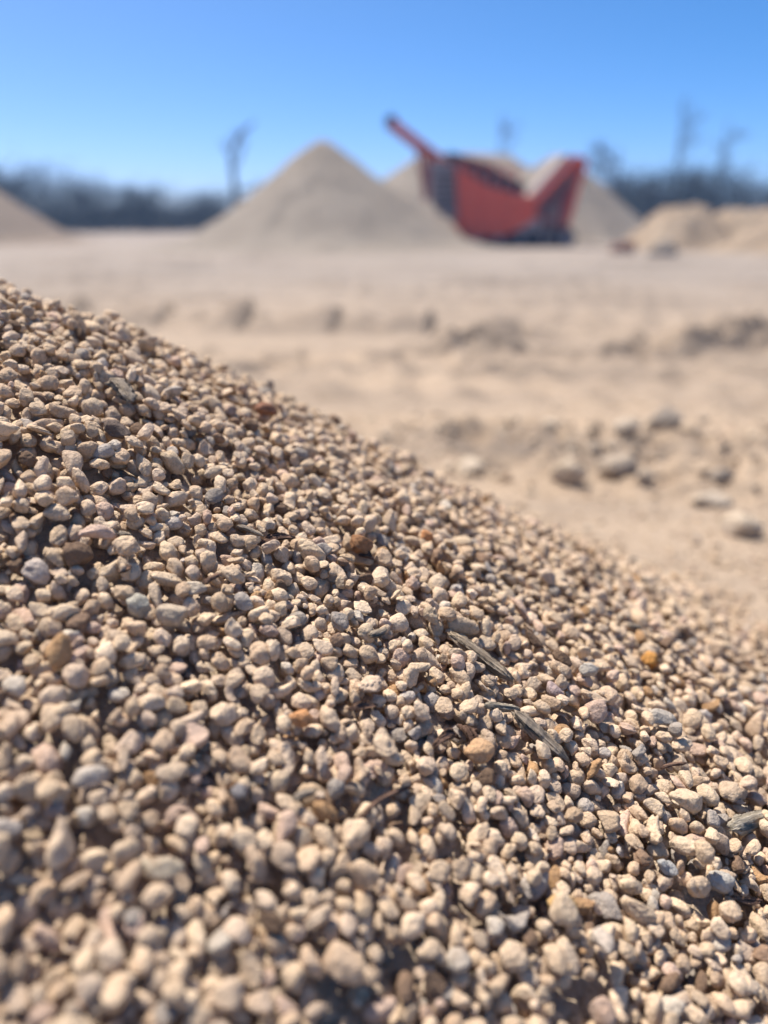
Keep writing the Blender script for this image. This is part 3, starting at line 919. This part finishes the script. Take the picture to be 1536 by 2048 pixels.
# ------------------------------------------------------------------ the red screening machine
def machine():
    s = .02055
    base = ground_at(1020, 493); z0 = -.02
    root = empty('screening_machine', (base[0], base[1], z0))
    tag(root, 'red tracked screening machine with a raised conveyor boom between stockpiles', 'screening machine')
    X = lambda u: float(at_dist(u, 390, base[1])[0] - base[0])
    Z = lambda v: float(at_dist(1020, v, base[1])[2]) - z0
    pt = lambda u, v: (X(u), Z(v))
    # tracks
    for y0 in (-1.15, .65):
        m = MB(); c = [pt(948, 478), pt(1128, 478)]
        ring = [(c[1][0] + .36 * math.cos(a), .37 + .36 * math.sin(a)) for a in np.linspace(-math.pi / 2, math.pi / 2, 9)] + \
               [(c[0][0] + .36 * math.cos(a), .37 + .36 * math.sin(a)) for a in np.linspace(math.pi / 2, 1.5 * math.pi, 9)]
        m.prism(ring, y0, y0 + .5)
        tr = m.build('track', M['black'], root)
        for k in range(5):
            wm = MB(); xw = c[0][0] + (c[1][0] - c[0][0]) * k / 4
            wm.tube([(xw, y0 - .03, .36), (xw, y0 + .06, .36)], .24 if k in (0, 4) else .15, 16)
            wm.build('track_wheel', M['steel'], tr)
    m = MB(); m.box(X(930), X(1138), -.6, .6, .55, .85)
    m.box(X(925), X(960), -1.0, 1.0, .85, 1.05); m.box(X(1095), X(1130), -1.0, 1.0, .85, 1.05)
    m.build('chassis', M['darkred'], root, bevel=.02)
    # big red side plates of the body and what lies between
    side = [pt(906, 334), pt(912, 448), pt(934, 476), pt(1010, 470), pt(1062, 440), pt(1064, 396), pt(1010, 386), pt(962, 370)]
    for y0 in (-1.22, 1.06):
        m = MB(); m.prism(side, y0, y0 + .16); pl = m.build('side_plate', M['red'], root, bevel=.02)
        yy = y0 - .03 if y0 < 0 else y0 + .19
        m = MB()
        for u0, v0, u1, v1 in ((922, 352, 922, 446), (962, 380, 962, 470), (1008, 392, 1008, 466), (920, 412, 1062, 424)):
            m.bar((X(u0), yy, Z(v0)), (X(u1), yy, Z(v1)), .09, .08)
        m.build('stiffener', M['red'], pl)
    m = MB(); m.prism([pt(922, 420), pt(940, 470), pt(1010, 464), pt(1055, 438), pt(1055, 410), pt(960, 400)], -1.05, 1.05); m.build('hopper_floor', M['darkred'], root)
    # dark vibrating screen box on top
    m = MB(); m.prism([pt(890, 306), pt(905, 340), pt(960, 374), pt(1040, 392), pt(1046, 372), pt(1005, 352), pt(960, 326)], -1.0, 1.0)
    sb = m.build('screen_box', M['black'], root, bevel=.03)
    m = MB()
    for k in range(6):
        x = X(905 + k * 23); zt_ = Z(322 + k * 11)
        m.tube([(x, -1.04, zt_ - .35), (x, -1.04, zt_ + .02)], .06, 8)
    m.build('spring', M['steel'], sb)
    # engine house and grey guard panel on the left
    m = MB(); m.prism([pt(860, 326), pt(862, 400), pt(880, 428), pt(914, 446), pt(912, 346), pt(880, 322)], -.95, .95); gp = m.build('guard_panel', M['steel'], root, bevel=.03)
    m = MB()
    for k in range(6): m.box(X(866), X(906), -.985, -.95, Z(352 + k * 13), Z(348 + k * 13) + .02)
    m.build('vent', M['black'], gp)
    for y in (-.8, .8):
        m = MB(); m.bar((X(852), y, Z(300)), (X(852), y, Z(400)), .16); m.build('boom_post', M['darkred'], root)
    # long boom conveyor
    a, b = Vector((X(962), 0, Z(384))), Vector((X(782), 0, Z(248)))
    bo = MB()
    for y in (-.5, .5): bo.bar(a + Vector((0, y, 0)), b + Vector((0, y, 0)), .1, .34)
    boom = bo.build('boom_conveyor', M['red'], root)
    m = MB(); up = Vector((.6, 0, .8)) * .14
    m.bar(a + up, b + up, .85, .05); m.build('belt', M['belt'], boom)
    m = MB(); m.tube([b + Vector((0, -.5, .05)), b + Vector((0, .5, .05))], .24, 14); m.build('head_pulley', M['black'], boom)
    m = MB()
    for k in range(9):
        p = a.lerp(b, .1 + .1 * k) - up * 1.2
        m.tube([p + Vector((0, -.45, 0)), p + Vector((0, .45, 0))], .06, 8)
    m.build('roller', M['steel'], boom)
    m = MB()
    for y in (-.5, .5):
        m.bar(Vector((X(850), y, Z(388))), a.lerp(b, .72) + Vector((0, y, -.1)), .09)
        m.bar(Vector((X(912), y, Z(430))), a.lerp(b, .35) + Vector((0, y, -.1)), .09)
    m.build('strut', M['darkred'], boom)
    # feed hopper wing rising to the right
    wing = [pt(1052, 412), pt(1132, 318), pt(1156, 326), pt(1148, 354), pt(1126, 446), pt(1062, 446)]
    m = MB(); m.prism(wing, -1.1, 1.1); wg = m.build('feed_hopper', M['darkred'], root, bevel=.03)
    m = MB(); m.prism([pt(1070, 412), pt(1126, 346), pt(1130, 366), pt(1108, 430), pt(1074, 436)], -1.13, -1.1); m.build('recess', M['maroon'], wg)
    m = MB(); m.bar((X(1054), -1.16, Z(414)), (X(1138), -1.16, Z(318)), .14, .12); m.bar((X(1152), -1.16, Z(326)), (X(1126), -1.16, Z(450)), .16, .12)
    m.bar((X(1132), -1.16, Z(317)), (X(1154), -1.16, Z(326)), .14, .12)
    m.build('rim', M['red'], wg)
    m = MB(); m.prism([pt(1046, 400), pt(1116, 312), pt(1130, 316), pt(1056, 410)], -.95, .95); m.build('belt', M['belt'], wg)
    # legs, hoses, ladder
    for u in (936, 1118):
        for y in (-1.05, 1.05):
            m = MB(); m.bar((X(u), y, .0), (X(u), y, 1.0), .14); m.box(X(u) - .2, X(u) + .2, y - .2, y + .2, 0, .04); m.build('leg', M['darkred'], root)
    m = MB(); m.box(X(1010), X(1075), -1.18, -.7, .62, 1.1); m.build('engine_box', M['steel'], root, bevel=.03)
    m = MB()
    for k in range(6): m.bar((X(1085), -1.24, .35 + .2 * k), (X(1105), -1.24, .35 + .2 * k), .04)
    for u in (1085, 1105): m.bar((X(u), -1.24, .25), (X(u), -1.24, 1.5), .05)
    m.build('ladder', M['steel'], root)
    for y in (-1.02, 1.02):
        m = MB()
        for k in range(6): m.bar((X(915 + 22 * k), y, Z(352 + 5 * k)), (X(915 + 22 * k), y, Z(318 + 5 * k)), .05)
        m.bar((X(915), y, Z(318)), (X(1025), y, Z(343)), .05); m.bar((X(915), y, Z(334)), (X(1025), y, Z(359)), .04)
        m.build('rail', M['red'], root)
    m = MB(); m.tube([(X(985), -.2, Z(360)), (X(985), -.2, Z(330))], .07, 10); m.build('exhaust', M['black'], root)


machine()


# ------------------------------------------------------------------ the air
hm = bpy.data.materials.new('thin_haze'); hm.use_nodes = True
hn = hm.node_tree.nodes; hn.remove(hn['Principled BSDF'])
pv = hn.new('ShaderNodeVolumePrincipled'); pv.inputs['Color'].default_value = (.42, .64, 1.0, 1); pv.inputs['Density'].default_value = .0014
hm.node_tree.links.new(pv.outputs[0], hn['Material Output'].inputs['Volume'])
m = MB(); m.box(-240, 240, -60, 275, -1.6, 14)
tag(m.build('haze', hm), 'thin pale dusty haze over the quarry floor', kind='stuff')

# ------------------------------------------------------------------ trees
def limb_pts(p, d, L, n, wob, rng, lift=.1):
    pts = [Vector(p)]; d = Vector(d).normalized()
    for k in range(n):
        d = (d + Vector(rng.normal(size=3) * wob) + Vector((0, 0, lift))).normalized()
        pts.append(pts[-1] + d * L / n)
    return pts, d


def leafy(name, h, wd, seed, leaf, nclump=46, per=44):
    rng = np.random.default_rng(seed)
    tm = MB()
    trunk, _ = limb_pts((0, 0, -.1), (0, 0, 1), h * .75, 6, .07, rng)
    tm.tube(trunk, list(np.linspace(.04 * h * .5 + .03, .03, 7)), 8)
    cl = []
    for k in range(9):
        p = trunk[2 + k % 4]; a = rng.random() * 6.28
        b, _ = limb_pts(p, (math.cos(a), math.sin(a), .7), wd * rng.uniform(.3, .5), 4, .2, rng)
        tm.tube(b, [.05, .04, .03, .02, .015], 6); cl.append(b[-1]); cl.append(b[2])
    V, Q = [], []
    for k in range(nclump):
        c = np.array(cl[k % len(cl)]) if k < 18 else np.array([rng.normal() * wd * .25, rng.normal() * wd * .25, h * rng.uniform(.3, .93)])
        r = wd * rng.uniform(.10, .2)
        for _ in range(per):
            p = c + rng.normal(size=3) * r * np.array([1, 1, .75])
            u = rng.normal(size=3); u /= np.linalg.norm(u); w_ = np.cross(u, rng.normal(size=3)); w_ /= np.linalg.norm(w_)
            e = rng.uniform(.09, .18) * (.6 + h / 12)
            b0 = len(V); V += [p - u * e, p + w_ * e * .45, p + u * e, p - w_ * e * .45]; Q.append((b0, b0 + 1, b0 + 2, b0 + 3))
    root = empty('tree', (0, 0, 0))
    tm.build('trunk', M['barkt'], root, True)
    mobj('crown', np_mesh('crown', V, Q, mat=M[leaf], smooth=False), root)
    return root


def copy_tree(o):
    c = o.copy(); COL.objects.link(c)
    for ch in o.children:
        d = ch.copy(); COL.objects.link(d); d.parent = c
    return c


protos = [leafy('tree', 5.0, 4.6, 1, 'leaf'), leafy('tree', 5.5, 5.2, 2, 'leaf2', 32), leafy('tree', 4.2, 5.6, 3, 'leaf', 30), leafy('tree', 6.0, 4.4, 4, 'leaf2', 24)]
used = [False] * 4


def tree(u, vtop, y, which, label, group, sx=1.0):
    top = at_dist(u, vtop, y)
    if used[which]: o = copy_tree(protos[which])
    else: o = protos[which]; used[which] = True
    hh = [5.0, 5.5, 4.2, 6.0][which]
    k = top[2] / hh
    o.location = (top[0], top[1], 0); o.scale = (k * sx, k * sx, k); o.rotation_euler = (0, 0, random.uniform(0, 6.28))
    tag(o, label, 'tree', group)


LT = [(-30, 340, 78, 1), (18, 336, 80, 0), (60, 352, 84, 2), (110, 372, 86, 3), (150, 352, 80, 1), (178, 376, 84, 0), (215, 392, 90, 2), (255, 378, 84, 1), (285, 374, 82, 0), (325, 396, 88, 2), (360, 398, 92, 3), (392, 384, 84, 1), (425, 392, 88, 0), (470, 398, 90, 2), (520, 402, 92, 1), (-80, 345, 82, 0)]
for k, (u, v, y, wch) in enumerate(LT):
    tree(u, v - 6, y, wch, 'dark bushy tree in the tree line left of the conical stockpile', 'trees of the left tree line', 1.15)
RT = [(1195, 372, 88, 2), (1235, 348, 86, 3), (1275, 356, 84, 0), (1310, 344, 80, 1), (1345, 352, 84, 2), (1385, 340, 80, 0), (1420, 346, 84, 1), (1455, 350, 82, 2), (1488, 336, 80, 3), (1520, 378, 90, 2), (1560, 362, 84, 1), (1610, 350, 84, 0), (1160, 380, 92, 1)]
for k, (u, v, y, wch) in enumerate(RT):
    tree(u, v - 4, y, wch, 'dark bushy tree in the tree line behind the sandy bank', 'trees of the right tree line', 1.15)
# scrub closing the foot of the two tree lines, and the wood behind them
def wood_mass(name, u0, u1, y, zt, label, seed, nn=9000):
    rng = np.random.default_rng(seed)
    a, b = at_dist(u0, 445, y), at_dist(u1, 445, y)
    V, Q = [], []
    t_ = rng.random(nn); x = a[0] + (b[0] - a[0]) * t_; yy = y + rng.normal(size=nn) * 3
    top = zt * (.75 + .6 * (fbm(x * .22, x * 0 + seed, 3) + .3))
    z = np.abs(rng.random(nn)) ** .8 * top
    for k in range(nn):
        p = np.array([x[k], yy[k], z[k]])
        u = rng.normal(size=3); u /= np.linalg.norm(u); w_ = np.cross(u, rng.normal(size=3)); w_ /= np.linalg.norm(w_)
        e = rng.uniform(.2, .42)
        b0 = len(V); V += [p - u * e, p + w_ * e * .5, p + u * e, p - w_ * e * .5]; Q.append((b0, b0 + 1, b0 + 2, b0 + 3))
    tag(mobj(name, np_mesh(name, V, Q, mat=M['leaf'], smooth=False)), label, kind='stuff')


wood_mass('undergrowth', -160, 640, 95, 2.3, 'dense dark scrub behind the left tree line', 3)
wood_mass('undergrowth', 1080, 1720, 97, 2.7, 'dense dark scrub behind the right tree line', 4)


def dead_tree(u, vtop, y, rad, lean, label, seed, nb=5, curl=0.0, spread=.35):
    rng = np.random.default_rng(seed)
    top = at_dist(u, vtop, y); h = top[2]
    root = empty('dead_tree', (top[0], top[1], 0))
    tag(root, label, 'tree')
    m = MB(); n = 10
    pts = [Vector((lean * (k / n) ** 2 * h + curl * max(0, k / n - .72) ** 1.5 * h * 4 + .05 * rng.normal(), .05 * rng.normal(), h * k / n - .1)) for k in range(n + 1)]
    m.tube(pts, [rad * (1 - .75 * k / n) for k in range(n + 1)], 10)
    m.build('trunk', M['barkt'], root, True)
    for k in range(nb):
        q_ = rng.uniform(.35, .92); i = int(q_ * n); a = rng.random() * 6.28
        d = (math.cos(a), math.sin(a), .45)
        b, dd = limb_pts(pts[i], d, h * spread * rng.uniform(.6, 1.1), 6, .16, rng, .06)
        m = MB(); r0 = rad * (1 - .75 * q_) * .6
        m.tube(b, list(np.linspace(r0, .012, 7)), 6)
        for j in (2, 3, 4, 5):
            for _ in range(4):
                c, _d = limb_pts(b[j], dd + Vector(rng.normal(size=3) * .7), h * spread * .35, 4, .2, rng, .08)
                m.tube(c, [r0 * .35 + .008, .02, .016, .012, .008], 5)
        m.build('branch', M['barkt'], root, True)


dead_tree(462, 240, 70, .38, -.03, 'tall bare dead tree with a thick trunk and curved top beside the conical stockpile', 1, 6, .42, .30)
dead_tree(1004, 222, 88, .2, .0, 'thin bare dead tree rising behind the red machine', 2, 5, 0, .2)
dead_tree(1238, 288, 80, .24, .02, 'bare spreading dead tree right of the red machine', 3, 9, 0, .45)
dead_tree(1368, 222, 84, .2, .0, 'tall thin bare dead tree behind the bank, left of a shorter leaning one', 4, 6, 0, .28)
dead_tree(1452, 236, 86, .2, .03, 'leaning bare dead tree near the right edge', 5, 6, 0, .25)
dead_tree(1190, 300, 82, .16, -.02, 'slender bare dead sapling just right of the feed hopper', 6, 6, 0, .4)

# ------------------------------------------------------------------ render settings
SC.view_settings.view_transform = 'Standard'; SC.view_settings.look = 'None'
SC.view_settings.exposure = 0.76; SC.view_settings.gamma = 1.0
SC.cycles.use_denoising = True
SC.cycles.max_bounces = 8; SC.cycles.diffuse_bounces = 6
